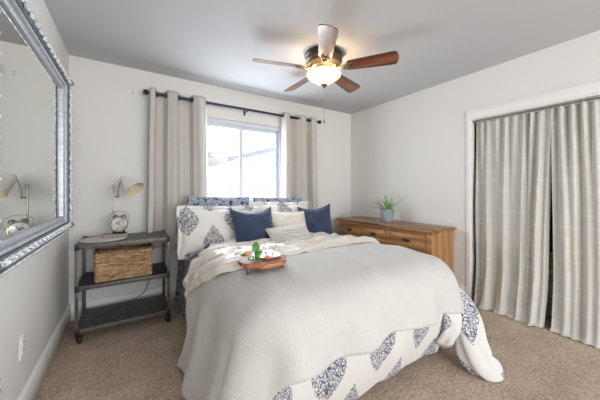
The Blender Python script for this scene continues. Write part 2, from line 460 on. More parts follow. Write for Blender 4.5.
B().bb(MX - .012, MX + .008, .03, .046, 1.46, 1.53, .004).link('latch', M['vinyl'], wr)
b = B(); b.bb(WX0 - .0, WX1 + .0, -.02, .03, WZ0 - .02, WZ0 + .004, .004); b.link('window_sill', M['trim'], wr)

# ------------------------------------------------------------------ outside the window
h = thing('neighbour_house', 'pale neighbouring house with sloped grey eave seen through the window', 'house', (0, 8.6, -.5))
B().bb(-4, 9, .4, 4, 0, 2.45).link('house_wall', M['stucco'], h, smooth=False)
def slab(b, p, q, depth, th):
    a = [Vector(p), Vector(q)]; up = Vector((0, 0, th)); dy = Vector((0, depth, 0))
    vs = [b.m.verts.new(v) for v in (a[0], a[1], a[1] + dy, a[0] + dy, a[0] + up, a[1] + up, a[1] + dy + up, a[0] + dy + up)]
    for f in ((0, 1, 2, 3), (7, 6, 5, 4), (0, 4, 5, 1), (1, 5, 6, 2), (2, 6, 7, 3), (3, 7, 4, 0)): b.m.faces.new([vs[i] for i in f])
b = B(); slab(b, (2.55, -.1, 2.62), (7.5, -.1, 4.0), 4, .05); slab(b, (7.5, -.1, 4.0), (12, -.1, 2.7), 4, .05); b.link('roof', M['roofing'], h, smooth=False)
b = B(); slab(b, (2.5, -.16, 2.56), (7.5, -.16, 3.95), .06, .16); b.link('fascia', M['fascia'], h, smooth=False)
b = B(); slab(b, (1.2, -.3, 3.1), (2.6, -.3, 2.55), 3, .1); b.link('porch_eave', M['fascia'], h, smooth=False)
tag(B().bb(-4, 9, 5.6, 5.8, -.49, 1.35).link('garden_wall', M['block'], smooth=False), 'low pale block wall in front of the neighbouring house outside', 'wall')
tag(B().bb(-12, 16, YB + .2, 20, -.6, -.5).link('garden_paving', M['paving'], smooth=False), 'pale paved ground outside beyond the bedroom window', 'ground')

# ------------------------------------------------------------------ mirror on the left wall
mr = thing('wall_mirror', 'large wall mirror in ornate carved silver frame on left wall', 'mirror', (L, 2.13, 1.515))
GY0, GY1, GZ0, GZ1 = 1.30 - 2.13, 2.425 - 2.13, 1.02 - 1.515, 1.905 - 1.515
B().bb(.052, .07, GY0 - .01, GY1 + .01, GZ0 - .01, GZ1 + .01).link('mirror_glass', M['mirror'], mr, smooth=False)
def frame_ring(w, hh): return [(hh + .046 * (hh > 0), GY0 - w, GZ0 - w), (hh + .046 * (hh > 0), GY1 + w, GZ0 - w), (hh + .046 * (hh > 0), GY1 + w, GZ1 + w), (hh + .046 * (hh > 0), GY0 - w, GZ1 + w)]
def frame_strip(prof): b = B(); b.quad_grid([[Vector(c) for c in frame_ring(w, hh)] for w, hh in prof], close_j=True); return b
frame_strip([(0, .015), (0, .034), (.006, .040), (.016, .041), (.019, .034), (.024, .034), (.030, .046), (.040, .05), (.046, .046), (.048, .04)]).link('inner_moulding', M['silver_light'], mr)
frame_strip([(.048, .03), (.048, .052), (.056, .062), (.075, .064), (.084, .056), (.088, .048)]).link('ridge', M['silver_dark'], mr)
frame_strip([(.088, .045), (.098, .034), (.112, .027), (.126, .023), (.138, .022), (.14, .016), (.14, 0)]).link('outer_cove', M['silver'], mr)
def along(w, hh, step):
    out = []; c = frame_ring(w, hh)
    for i in range(4):
        a, d = Vector(c[i]), Vector(c[(i + 1) % 4]); n = max(1, round((d - a).length / step))
        for k in range(n): out.append((a.lerp(d, (k + .5) / n), (d - a).normalized(), k))
    return out
b = B()
for p, d, k in along(.066, .064, .034):             # carved acanthus scrolls on the ridge: leaf, volute, leaf
    n2 = Vector((1, 0, 0)).cross(d); sgn = 1 if k % 2 else -1
    for tt in (-1, 0, 1):
        q = p + d * .011 * tt + n2 * .007 * sgn * tt
        b.ball(q, .0085, 8, (1.0, 1.0, 1.0))
    b.ball(p + n2 * .011 * -sgn, .006, 6); b.tube([p - d * .015 + n2 * .013 * sgn, p + Vector((.008, 0, 0)) + n2 * .004 * sgn, p + d * .015 - n2 * .012 * sgn], [.002, .0055, .002], 6)
b.link('carved_scrolls', M['silver_scroll'], mr, autosmooth=False)
b = B()
for p, d, k in along(.131, .022, .0165): b.ball(p, .0062, 6)
b.link('bead_edge', M['silver_scroll'], mr, autosmooth=False)
for c in frame_ring(.068, .064):
    c = Vector(c); b = B()
    for a in range(6): b.ball(c + Vector((.004, .014 * math.cos(a * PI / 3), .014 * math.sin(a * PI / 3))), .010, 8)
    b.ball(c + Vector((.008, 0, 0)), .013, 8); b.link('corner_rosette', M['silver_dark'], mr, autosmooth=False)

# outlets on the left wall
def outlet(y, z, label):
    o = thing('wall_outlet', label, 'outlet', (L, y, z))
    B().bb(0, .006, -.036, .036, -.06, .06, .003).link('cover_plate', M['trim'], o)
    for dz in (-.024, .024):
        s = B().bb(.004, .009, -.017, .017, dz - .015, dz + .015, .003).link('socket', M['trim'], o)
        for sy in (-.0065, .0065): lab(B().bb(.0088, .0094, sy - .0015, sy + .0015, dz - .006, dz + .007).link('slot', M['rubber'], s, smooth=False), 'dark slot')
outlet(1.92, .395, 'white outlet on left wall below the mirror, the farther from the camera')
outlet(1.625, .375, 'white outlet on left wall cut by the photo edge, nearest the camera')

# screw holes beside the rod
o = thing('wall_screw', 'pair of tiny dark screws in wall left of the curtain rod', 'screw', (.018, YB, 2.19))
for dz in (.012, -.012): B().lathe([(0, .004), (.004, .003), (.005, 0)], 8, (0, 0, dz), (0, -1, 0)).link('screw_head', M['rubber'], o)

# ------------------------------------------------------------------ curtain rod and grommet curtains
RY, RZ = 3.07, 2.19
rd = thing('curtain_rod', 'dark bronze curtain rod with ball finials above the window', 'curtain rod', (1.23, RY, RZ))
B().tube([(-1.06, 0, 0), (1.06, 0, 0)], .0155, 14).link('rod', M['rod'], rd)
for sx in (-1, 1):
    B().lathe([(0, 0), (.016, .0), (.016, .012), (.009, .016), (.009, .024), (.02, .03), (.028, .045), (.028, .055), (.02, .07), (.007, .076), (0, .077)], 18, (sx * 1.05, 0, 0), (sx, 0, 0)).link('finial', M['rod'], rd)
for bx in (-1.0, -.02, .995):
    k = B(); k.tube([(bx, .0, -.006), (bx, .04, -.02), (bx, YB - RY - .003, -.02)], .006, 8); k.bb(bx - .012, bx + .012, YB - RY - .005, YB - RY - .0005, -.05, .02)
    k.tube([(bx, 0, 0), (bx, 0, -.03)], .007, 8); k.link('bracket', M['rod'], rd)

def grommet_curtain(label, tabs, ztop, zbot, spread, seed, grom):
    """tabs: (x, dy) alternating front/back folds; follows the rod through grommets"""
    c = thing('curtain', label, 'curtain', (tabs[len(tabs) // 2][0], RY, zbot), group=None)
    x0, x1 = tabs[0][0], tabs[-1][0]; xm = (x0 + x1) / 2
    nx, nzv = 110, 40; ox = tabs[len(tabs) // 2][0]
    rows, uvs = [], []
    for j in range(nzv):
        t = j / (nzv - 1); z = ztop + (zbot - ztop) * t
        row, ur = [], []; s = 0; prev = None
        for i in range(nx):
            x = x0 + (x1 - x0) * i / (nx - 1)
            dy = lerp_tab(tabs, x)
            amp = 1 + .15 * math.sin(3 * t + seed) + .25 * t
            xx = xm + (x - xm) * (1 + spread * t) + .010 * nz(x * 6, t * 2.2, seed) * t
            yy = dy * amp + .016 * nz(x * 9, t * 1.6, seed + 4) * (.3 + t) + .003 * nz(x * 40, t * 6, seed)
            p = Vector((xx - ox, yy, z - zbot + (.006 * math.cos(dy * 40) if j == 0 else 0)))
            if prev is not None: s += (p - prev).length
            prev = p; row.append(p); ur.append((s, z))
        rows.append(row); uvs.append(ur)
    b = B(); b.quad_grid(rows, uvs); b.link('panel', M['curtain'], c, solid=.003, autosmooth=False)
    for gx, ang in grom:
        r = B(); rr = .024
        r.tube([(math.cos(a) * rr, 0, math.sin(a) * rr) for a in (2 * PI * k / 20 for k in range(20))], .005, 8, closed=True)
        g = r.link('grommet', M['rod'], c); g.location = (gx - ox, 0, RZ - zbot); g.rotation_euler = (0, 0, ang)
    return c
A = .05
grommet_curtain('stone coloured grommet curtain on the left side of the window',
    [(.16, .03), (.168, -A), (.205, -A), (.235, .035), (.295, .05), (.335, -.03), (.40, -A), (.455, .03), (.545, .055), (.585, -.02), (.64, -A), (.70, -.03), (.73, .02)],
    2.235, .59, .10, 1.3, [(.222, 1.2), (.318, -1.0), (.436, 1.1), (.565, -1.0), (.715, 1.0)])
grommet_curtain('stone coloured grommet curtain on the right side of the window',
    [(1.70, .02), (1.745, -A), (1.79, -.045), (1.83, .02), (1.90, .055), (1.95, -.01), (2.0, -A), (2.06, -.04), (2.095, .035), (2.14, .05), (2.18, -.03), (2.235, -A), (2.26, -.02)],
    2.235, .59, .06, 6.1, [(1.722, 1.0), (1.82, 1.2), (1.96, -1.1), (2.085, 1.2), (2.17, -1.1)])

# ------------------------------------------------------------------ ceiling fan
FX, FY = 1.485, 1.895
fan = thing('ceiling_fan', 'five blade cherry wood ceiling fan with lit glass bowl', 'ceiling fan', (FX, FY, HC))
B().lathe([(0, 0), (.165, 0), (.172, -.012), (.172, -.028), (.16, -.034), (.16, -.05), (.166, -.056), (.166, -.07), (.15, -.078)], 40).link('motor_housing', M['bronze'], fan)
B().lathe([(.15, -.076), (.148, -.10), (.125, -.118), (.12, -.128), (.085, -.136), (0, -.136)], 40).link('vented_skirt', M['brass'], fan)
B().lathe([(0, -.134), (.075, -.136), (.08, -.15), (.06, -.165), (.10, -.172), (.105, -.178), (.0, -.178)], 32).link('light_fitter', M['brass'], fan)
bw = [(.150, -.172), (.157, -.18), (.155, -.195), (.138, -.215), (.11, -.232), (.08, -.252), (.055, -.27), (.03, -.281), (0, -.283)]
B().lathe(bw, 40).link('light_bowl', M['bowl'], fan, solid=.004)
B().lathe([(0, -.276), (.032, -.276), (.034, -.283), (.022, -.292), (.012, -.298), (.013, -.306), (0, -.312)], 18).link('finial', M['brass'], fan)
b = B(); b.tube([(.004, 0, -.31), (.004, 0, -.60)], .0016, 6)
for k in range(30): b.ball((.004, 0, -.315 - k * .0098), .0026, 6)
pc = b.link('pull_chain', M['chrome'], fan, autosmooth=False)
B().lathe([(0, .018), (.005, .012), (.007, 0), (.004, -.012), (0, -.014)], 10, (.004, 0, -.615)).link('chain_pull', M['brass'], pc)
B().lathe([(0, .008), (.005, .004), (.005, -.004), (0, -.008)], 10, (.004, 0, -.48)).link('chain_bead', M['brass'], pc)
base_a = math.atan2(-FY, -FX) + .05
def blade_outline(n=14):
    r0, r1, w0, w1 = .20, .645, .056, .074
    up = [(r0 + .012, w0 * .75), (r0 + .03, w0)] + [(r0 + .03 + (r1 - .07 - r0 - .03) * k / 6, w0 + (w1 - w0) * k / 6) for k in range(1, 7)]
    tip = [(r1 - .045 + .035 * math.sin(a), w1 * (.62 + .38 * math.cos(a))) for a in (PI / 2 * k / 6 for k in range(1, 7))] + [(r1, w1 * .25)]
    u = up + tip
    return u + [(x, -y) for x, y in reversed(u)]
blade_me = None
for k in range(5):
    a = base_a + k * 2 * PI / 5
    if blade_me is None:
        bl = B().prism(blade_outline(), -.004, .004).link('blade', M['blade'], fan, smooth=False, bevel=.002)
        ir = B(); ir.tube([(.12, 0, .012), (.15, 0, -.006), (.18, 0, -.014), (.215, 0, -.010)], [.016, .012, .012, .010], 10)
        for sy in (-1, 1): ir.tube([(.16, 0, -.008), (.19, sy * .022, -.012), (.225, sy * .034, -.009), (.25, sy * .026, -.007), (.262, sy * .012, -.006)], [.009, .008, .008, .007, .005], 8)
        ir.ball((.222, 0, -.008), .014, 10, (1.3, 1.3, .5)); ir.ball((.238, .018, -.008), .006, 8); ir.ball((.238, -.018, -.008), .006, 8)
        irn = ir.link('blade_iron', M['brass'], bl, autosmooth=False); blade_me = (bl, irn)
    else:
        bl = blade_me[0].copy(); COL.objects.link(bl); bl.parent = fan
        irn = blade_me[1].copy(); COL.objects.link(irn); irn.parent = bl
    bl.location = (0, 0, -.135); bl.rotation_euler = (Euler((0, 0, a)).to_matrix() @ Euler((-.29, 0, 0)).to_matrix()).to_euler()
for k in range(3):                                   # the fan's own bulbs, in the open top of the bowl
    a = base_a + .3 + k * 2 * PI / 3
    ld = bpy.data.lights.new('bulb_light', 'POINT'); ld.energy = 3.0; ld.color = (1.0, .76, .50); ld.shadow_soft_size = .045
    lo = bpy.data.objects.new('bulb_light', ld); COL.objects.link(lo); lo.parent = fan; lo.location = (.112 * math.cos(a), .112 * math.sin(a), -.20)

# ------------------------------------------------------------------ metal shelf cart (nightstand)
NX0, NX1, NY0, NY1, NT_ = -.362, .300, 2.635, 3.06, .775
ct = thing('rolling_shelf_cart', 'grey metal three tier rolling cart used as a nightstand beside the bed', 'nightstand', (NX0, NY0, 0))
w_, d_ = NX1 - NX0, NY1 - NY0
def tray_shelf(z_top, rim, name):
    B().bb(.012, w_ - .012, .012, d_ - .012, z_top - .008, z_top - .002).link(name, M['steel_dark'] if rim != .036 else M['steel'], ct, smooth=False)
    b = B(); b.bb(0, w_, 0, .012, z_top - rim, z_top, .002); b.bb(0, w_, d_ - .012, d_, z_top - rim, z_top, .002); b.bb(0, .012, .012, d_ - .012, z_top - rim, z_top, .002); b.bb(w_ - .012, w_, .012, d_ - .012, z_top - rim, z_top, .002)
    return b.link('shelf_rim', M['steel'], ct)
tray_shelf(NT_, .036, 'top_shelf'); tray_shelf(.450, .034, 'shelf'); tray_shelf(.116, .036, 'shelf')
for px_ in (0, 1):
    for py_ in (0, 1):
        x = .0 if px_ == 0 else w_; y = 0 if py_ == 0 else d_; sx, sy = (1 if px_ == 0 else -1), (1 if py_ == 0 else -1)
        b = B(); b.box((x + sx * .011, y + sy * .004, .43), (.022, .008, .70), .001); b.box((x + sx * .004, y + sy * .04, .43), (.008, .020, .70), .001)
        b.link('post', M['steel'], ct)
        for z in (NT_ - .018, .433, .098):
            b = B(); b.lathe([(0, .006), (.006, .004), (.007, 0)], 8, (x + sx * .012, y - sy * .0005, z), (0, -sy, 0)); b.box((x + sx * .014, y - sy * .0006, z), (.032, .003, .05), .001)
            b.link('corner_bracket', M['steel_dark'], ct)
        cs = B(); cx, cy = x + sx * .02, y + sy * .022
        cs.lathe([(.022, -.012), (.029, -.009), (.030, 0), (.029, .009), (.022, .012)], 20, (cx + .006, cy - .006, .030), (1, .35, 0))
        cw = cs.link('caster', M['rubber'], ct)
        k = B(); k.tube([(cx, cy, .09), (cx, cy, .058)], .010, 10); k.box((cx + .003, cy - .003, .054), (.034, .034, .012), .002)
        for q in (-1, 1): k.box((cx + .006 + q * .016, cy - .006 + q * .005, .042), (.004, .03, .034), .001, (0, 0, .34))
        k.link('caster_fork', M['black'], cw)
# oval mat, lamp, clock, basket, cord
b = B(); n = 40
o = B().lathe([(0, .0), (.16, 0), (.166, .003), (.164, .006), (.15, .007), (.10, .0065), (.05, .007), (0, .0065)], 48).link('round_mat', M['mat'])
o.location = (-.19, 2.83, NT_ + .0003); tag(o, 'pale round woven mat on top of the metal cart', 'mat')
ZM = NT_ + .0075
lp = thing('desk_lamp', 'small swing arm lamp with cream cone shade on the metal cart', 'lamp', (-.125, 2.90, ZM))
B().bb(-.085, .10, -.055, .05, 0, .026, .004).link('base_block', M['marble'], lp)
b = B(); b.box((0, 0, .23), (.016, .010, .42), .002); b.tube([(.0125 * math.cos(t) * .8, 0, .452 + .0125 * math.sin(t)) for t in (2 * PI * k / 14 for k in range(14))], .003, 6, closed=True); b.link('post', M['chrome'], lp)
b = B(); b.tube([(0, 0, .362), (.028, -.002, .358)], .007, 8); b.ball((.03, -.002, .36), .010, 10)
b.tube([(.03, -.002, .36), (.030, -.003, .40), (.034, -.004, .44), (.044, -.008, .48), (.060, -.012, .513), (.072, -.016, .52)], .005, 8); b.ball((.068, -.016, .522), .012, 10)
arm = b.link('swing_arm', M['chrome'], lp)
ax = Vector((.105, -.095, -.125)).normalized(); apex = Vector((.066, -.018, .525))
sh = B().lathe([(.026, .004), (.030, .012), (.087, .158), (.089, .162)], 36, apex, ax).link('lamp_shade', M['shade'], lp, autosmooth=False)
lab(B().lathe([(.022, .014), (.028, .018), (.0845, .160)], 36, apex, ax).link('shade_lining', M['shade_in'], sh, autosmooth=False), 'tan lining inside the shade')
b = B(); b.lathe([(0, -.004), (.020, -.002), (.024, .012), (.018, .03), (.016, .07), (0, .07)], 16, apex, ax); b.link('socket', M['chrome'], lp)
bu = B().ball(apex + ax * .10, .026, 14).link('bulb', M['porcelain'], lp)

ck = thing('alarm_clock', 'round gold rimmed alarm clock with wire handle in front of the lamp post', 'clock', (-.085, 2.868, ZM + .0265), (0, 0, -.45))
fr = (0, -1, .12)
B().lathe([(0, -.035), (.055, -.033), (.064, -.02), (.066, .0), (.066, .014)], 32, (0, 0, .085), fr).link('case', M['gold'], ck)
B().lathe([(.058, .012), (.062, .022), (.069, .02), (.071, .012), (.068, .004)], 32, (0, 0, .085), fr).link('rim', M['gold'], ck)
fc = B().lathe([(0, .0165), (.03, .016), (.058, .014)], 32, (0, 0, .085), fr).link('dial', M['clockface'], ck)
b = B(); q = Vector((0, -.0185, .087))
b.tube([q, q + Vector((-.022, -.0005, .016))], .0022, 6); b.tube([q, q + Vector((.018, -.001, .032))], .0018, 6); b.ball(q, .004, 8); b.link('hands', M['black'], fc)
for sx in (-1, 1):
    B().lathe([(0, .018), (.012, .016), (.022, .006), (.024, -.004), (.0, -.004)], 18, (sx * .036, .004, .152), (sx * .35, 0, 1)).link('bell', M['chrome'], ck)
    B().tube([(sx * .035, 0, .03), (sx * .05, -.005, .004)], [.006, .008], 8).link('foot', M['black'], ck)
b = B(); b.box((0, .004, .006), (.10, .05, .014), .004); b.link('stand', M['black'], ck)
B().tube([(-.068, 0, .085), (-.085, 0, .13), (-.075, 0, .175), (-.035, 0, .198), (0, 0, .202), (.035, 0, .198), (.075, 0, .175), (.085, 0, .13), (.068, 0, .085)], .0022, 6).link('wire_handle', M['chrome'], ck)

bk = thing('wicker_basket', 'brown rectangular wicker basket on the middle shelf of the cart', 'basket', (-.042, 2.82, .4485))
def woven_box(w, d, hh, rows, pitch):
    per = []                                         # rounded rectangle perimeter
    rc = .02
    for cx, cy, a0 in ((w / 2 - rc, -d / 2 + rc, -PI / 2), (w / 2 - rc, d / 2 - rc, 0), (-w / 2 + rc, d / 2 - rc, PI / 2), (-w / 2 + rc, -d / 2 + rc, PI)):
        for k in range(5):
            a = a0 + PI / 2 * k / 4; per.append((Vector((cx + rc * math.cos(a), cy + rc * math.sin(a))), Vector((math.cos(a), math.sin(a)))))
    pts = []; tot = 0; m = len(per)
    for i in range(m):
        (p, n1), (q, n2) = per[i], per[(i + 1) % m]; ln = (q - p).length; k = max(1, int(ln / (pitch / 4)))
        for j in range(k): pts.append((p.lerp(q, j / k), n1.lerp(n2, j / k).normalized(), tot + ln * j / k))
        tot += ln
    nper = 2 * round(tot / (2 * pitch)); grid = []
    for r in range(rows):
        z0 = hh * r / rows; dz = hh / rows
        for t, e in ((.08, 0), (.5, .003), (.92, 0)):
            row = []
            for p, n_, s in pts:
                ph = s / tot * nper * PI + (PI if r % 2 else 0)
                o_ = .0042 * math.sin(ph) + e + .0015 * nz(s * 30, z0 * 60)
                z = z0 + dz * t + .002 * nz(s * 12, z0 * 30, 3)
                row.append(Vector((p.x + n_.x * o_, p.y + n_.y * o_, z)))
            grid.append(row)
    b = B(); b.quad_grid(grid, close_j=True); return b, pts
b, pts = woven_box(.405, .30, .235, 15, .024)
b.bb(-.195, .195, -.142, .142, 0.0, .008)
b.link('woven_body', M['wicker'], bk, autosmooth=False, solid=.004)
r = B()
for ph in (0, PI):
    ring = [Vector((p.x + n_.x * (.004 * math.cos(s * 190 + ph)), p.y + n_.y * (.004 * math.cos(s * 190 + ph)), .243 + .0045 * math.sin(s * 190 + ph))) for p, n_, s in pts]
    r.tube(ring, .0058, 6, closed=True)
r.link('braided_rim', M['wicker_dark'], bk, autosmooth=False)
cd = B(); cd.tube([(.20, 3.13, .31), (.14, 3.07, .25), (.13, 3.03, .185), (.05, 2.97, .160), (-.06, 2.93, .140), (-.13, 2.88, .126), (-.20, 2.83, .118), (-.24, 2.81, .118)], .0035, 8)
tag(cd.link('power_cord', M['rubber'], subsurf=1), 'thin black power cord lying across the lowest cart shelf', 'cord')

# ------------------------------------------------------------------ dresser and plant
DX, DY0, DY1, DT = 2.585, 1.50, 2.985, .785
ds = thing('dresser', 'honey pine dresser with black cup pulls against the right wall', 'dresser', (DX, DY0, 0))
dw, dl = R - .01 - DX, DY1 - DY0
b = B(); b.bb(.03, dw, .03, dl - .03, .08, DT - .03, .003); b.link('case', M['pine_v'], ds)
b = B(); b.bb(-.012, dw + .004, 0, dl, DT - .03, DT - .006, .006); b.bb(-.0, dw + .004, .012, dl - .012, DT - .008, DT, .003); b.link('top', M['pine_top'], ds)
b = B()
for y0, y1 in ((.03, .085), (.555, .60), (.985, 1.025), (dl - .075, dl - .03)): b.bb(.014, .034, y0, y1, .08, DT - .03, .002)
for z0, z1 in ((.08, .13), (.325, .345), (.52, .54), (.715, .755)): b.bb(.016, .034, .03, dl - .03, z0, z1, .002)
b.link('face_frame', M['pine'], ds)
cols = [(.092, .548), (.607, .978), (1.032, dl - .082)]; rws = [(.137, .318), (.352, .513), (.547, .708)]
for y0, y1 in cols:
    for z0, z1 in rws:
        b = B(); b.bb(.006, .03, y0, y1, z0, z1, .005); b.bb(.003, .012, y0 + .022, y1 - .022, z0 + .022, z1 - .022, .006)
        dr = b.link('drawer', M['pine'], ds)
        ym, zm = (y0 + y1) / 2, (z0 + z1) / 2 + .012; g = []
        for i in range(9):                           # half shell cup pull
            th = PI * i / 8
            g.append([Vector((.003 - .024 * math.sin(f) * math.sin(max(.02, th)), ym - .042 * math.cos(th), zm - .014 + .026 * math.cos(f) * max(.15, math.sin(th)))) for f in (PI / 2 * k / 6 for k in range(7))])
        h = B(); h.quad_grid(g); h.box((.0015, ym, zm + .004), (.003, .10, .022), .001); h.link('cup_pull', M['black'], dr, solid=.002)
for x in (.06, dw - .04):
    for y in (.06, dl - .06): B().lathe([(.028, 0), (.034, .02), (.036, .05), (.026, .07), (.03, .085)], 18, (x, y, 0)).link('foot', M['pine'], ds)
for y in (.02, dl - .02, .19):
    for x in (.04, dw - .05): B().lathe([(.008, 0), (.006, .0025), (0, .003)], 8, (x, y, DT - .0005)).link('nail_head', M['black'], ds)

pl = thing('potted_plant', 'spider plant in a grey zinc pot on the pine dresser', 'potted plant', (2.82, 2.262, DT))
pl.scale = (1.1, 1.1, 1.1)
pot = B().lathe([(0, 0), (.058, 0), (.062, .004), (.079, .138), (.083, .142), (.083, .15), (.077, .15), (.074, .135), (.0, .13)], 32).link('pot', M['zinc'], pl)
b = B(); b.lathe([(.074, .128), (.04, .137), (0, .14)], 20)
b.link('soil', M['soil'], pl)
def leaf_strip(b, pts, w):
    pts = [Vector(p) for p in pts]; n = len(pts); g = []
    for i, p in enumerate(pts):
        d = (pts[min(i + 1, n - 1)] - pts[max(0, i - 1)]).normalized(); sd = d.cross(Vector((0, 0, 1)))
        sd = sd.normalized() if sd.length > 1e-4 else Vector((1, 0, 0)); nn = sd.cross(d)
        ww = w * (math.sin(PI * min(1, .18 + .82 * i / (n - 1))) ** .7 if i < n - 1 else .03)
        g.append([p - sd * ww, p + nn * -ww * .35, p + sd * ww])
    b.quad_grid(g)
rnd = random.Random(3)
for k in range(30):
    a = k * 2.399 + rnd.uniform(-.3, .3); ln = rnd.uniform(.13, .24); el = rnd.uniform(.55, 1.4); droop = rnd.uniform(.4, 1.7) * (1.5 - el)
    p = Vector((.025 * math.cos(a), .025 * math.sin(a), .13)); pts = [p.copy()]
    for i in range(8):
        e = el - droop * 1.6 * (i / 7) ** 1.3; st = ln / 8
        p = p + Vector((math.cos(a) * math.cos(e), math.sin(a) * math.cos(e), math.sin(e))) * st; pts.append(p.copy())
    b = B(); leaf_strip(b, pts, rnd.uniform(.005, .008)); b.link('leaf', M['leaf'], pl, solid=.0008, autosmooth=False)
b = B(); b.tube([(.01, -.01, .14), (.03, -.06, .21), (.045, -.12, .235), (.05, -.16, .245)], .002, 6)
for dx, dy, dz in ((.0, -.09, .09), (.01, .05, .10), (.0, -.04, .03), (-.02, .0, .05)):
    q = Vector((.05, -.16, .245)); leaf_strip(b, [q, q + Vector((dx, dy, dz)) * .4, q + Vector((dx, dy, dz)) * .75, q + Vector((dx, dy, dz)) * 1.0], .004)
b.link('runner', M['leaf'], pl, autosmooth=False)

# ------------------------------------------------------------------ bed
bd = thing('bed', 'double bed with white base and navy floral side skirt under the window', 'bed', (1.22, 2.05, 0))
BX0, BX1, BY0, BY1 = .46, 1.98, 1.05, 3.08
B().bb(BX0 - 1.22, BX1 - 1.22, BY0 - 2.05, BY1 - 2.05, .36, .60, .05).link('mattress', M['whitecloth'], bd)
B().bb(BX0 + .02 - 1.22, BX1 - .02 - 1.22, BY0 + .03 - 2.05, BY1 - 2.05, .10, .36, .015).link('box_base', M['whitecloth'], bd)
for x in (BX0 + .1, BX1 - .1):
    for y in (BY0 + .15, BY1 - .1): B().lathe([(.03, 0), (.035, .1)], 14, (x - 1.22, y - 2.05, 0)).link('leg', M['rubber'], bd)
rows, uvs = [], []
for i in range(60):
    y = 2.0 + 1.07 * i / 59; r_, u_ = [], []
    for j in range(16):
        z = .608 - .59 * max(0, j - 2) / 13; t = max(0, j - 2) / 13
        xs = BX0 + (.25, .02)[j] if j < 2 else BX0 - .025 - .02 * t + .014 * math.sin(y * 26) * t + .008 * nz(y * 9, z * 4) * t
        r_.append(Vector((xs - 1.22, y - 2.05, z + (.004 if j < 2 else -.02 * (j == 2))))); u_.append((y, z))
    rows.append(r_); uvs.append(u_)
b = B(); b.quad_grid(rows, uvs); lab(b.link('side_skirt', M['floral'], bd, solid=.004, autosmooth=False), 'navy floral cloth hanging at the head side')

ZT = .715
def top_z(x, y):
    cx = (x - 1.22) / .85
    return ZT - .085 * sm(1.3, 2.4, y) + .030 * (1 - min(1, cx * cx)) + .012 * nz(x * 2.2, y * 2.2, 1.7) + .007 * nz(x * 6, y * 4.5, 9.1) + .010 * max(0, .25 - abs(nz(x * 3.2 + y * 1.4, y * 1.6 - x, 4.4))) / .25 * sm(2.2, 1.2, y) - .02 * sm(1.35, 1.0, y)

def drape(rect, r, flare, ext, res, wav, dz0=0.0, maxnorm_right=.01, seed=0.0, bulge=None, head=None, foot=None):
    """cloth laid over a rectangle, hanging off left, foot and right; the unrolled position is the UV"""
    x0, x1, y0, y1 = rect; el, ef, er = ext
    us = [x0 - el + (x1 - x0 + el + er) * i / res[0] for i in range(res[0] + 1)]
    vs = [y0 - ef + (y1 - y0 + ef) * j / res[1] for j in range(res[1] + 1)]
    rows, uvs = [], []
    for u in us:
        row, ur = [], []
        for v in vs:
            if head:
                vm = head(u); v = vs[0] + (v - vs[0]) * (vm - vs[0]) / (y1 - vs[0])
            if foot and v < y0: v = y0 + (v - y0) * foot(u)
            bx, by = min(x1, max(x0, u)), max(y0, v); e = Vector((u - bx, v - by)); Ln = e.length
            z = top_z(bx, by) + dz0
            if Ln < 1e-6: row.append(Vector((bx, by, z))); ur.append((u, v)); continue
            n_ = e / Ln
            if maxnorm_right and u > x1 and v < y0: Ln = max(abs(e.x), abs(e.y)) * (1 - maxnorm_right * .30 * min(1, 2.5 * min(abs(n_.x), abs(n_.y))))
            arc = r * PI / 2
            fl = flare[0] * (n_.x < 0) * n_.x ** 2 + flare[1] * n_.y ** 2 + flare[2] * (n_.x > 0) * n_.x ** 2
            if Ln < arc: off, dz = r * math.sin(Ln / r), r * (1 - math.cos(Ln / r))
            else:
                q = Ln - arc; off, dz = r + q * fl, r + q * math.sqrt(max(0, 1 - fl * fl))
                if bulge: off += bulge(dz, n_)
            s = bx * 1.0 + by * 1.0 + math.atan2(n_.x, -n_.y) * .30
            dk = sm(.02, .35, dz)
            off += dk * (wav * math.sin(s * 15 + seed + 1.8 * nz(s * 2.5, dz * 1.5, seed)) + wav * .9 * nz(s * 5, dz * 3.0, seed + 3))
            zz = z - dz
            if zz < .012: off += (.012 - zz) * .6; zz = .012 + .01 * abs(nz(u * 9, v * 9))
            row.append(Vector((bx + n_.x * off, by + n_.y * off, zz))); ur.append((u, v))
        rows.append(row); uvs.append(ur)
    return rows, uvs
rows, uvs = drape((.63, 1.80, 1.15, 2.55), .17, (.05, -.12, .08), (.45, .72, .55), (120, 150), .006, -.024, 1.3, 2.0, lambda dz, n_: .045 * math.sin(PI * min(1, (dz - .1) / .5)))
b = B(); b.quad_grid(rows, uvs)
dv = thing('duvet', 'white duvet with navy damask motifs showing below the grey coverlet', 'duvet', (1.22, 2.05, .65))
b.m.transform(Matrix.Translation((-1.22, -2.05, -.65))); b.link('duvet_body', M['duvet'], dv, solid=.012, autosmooth=False)
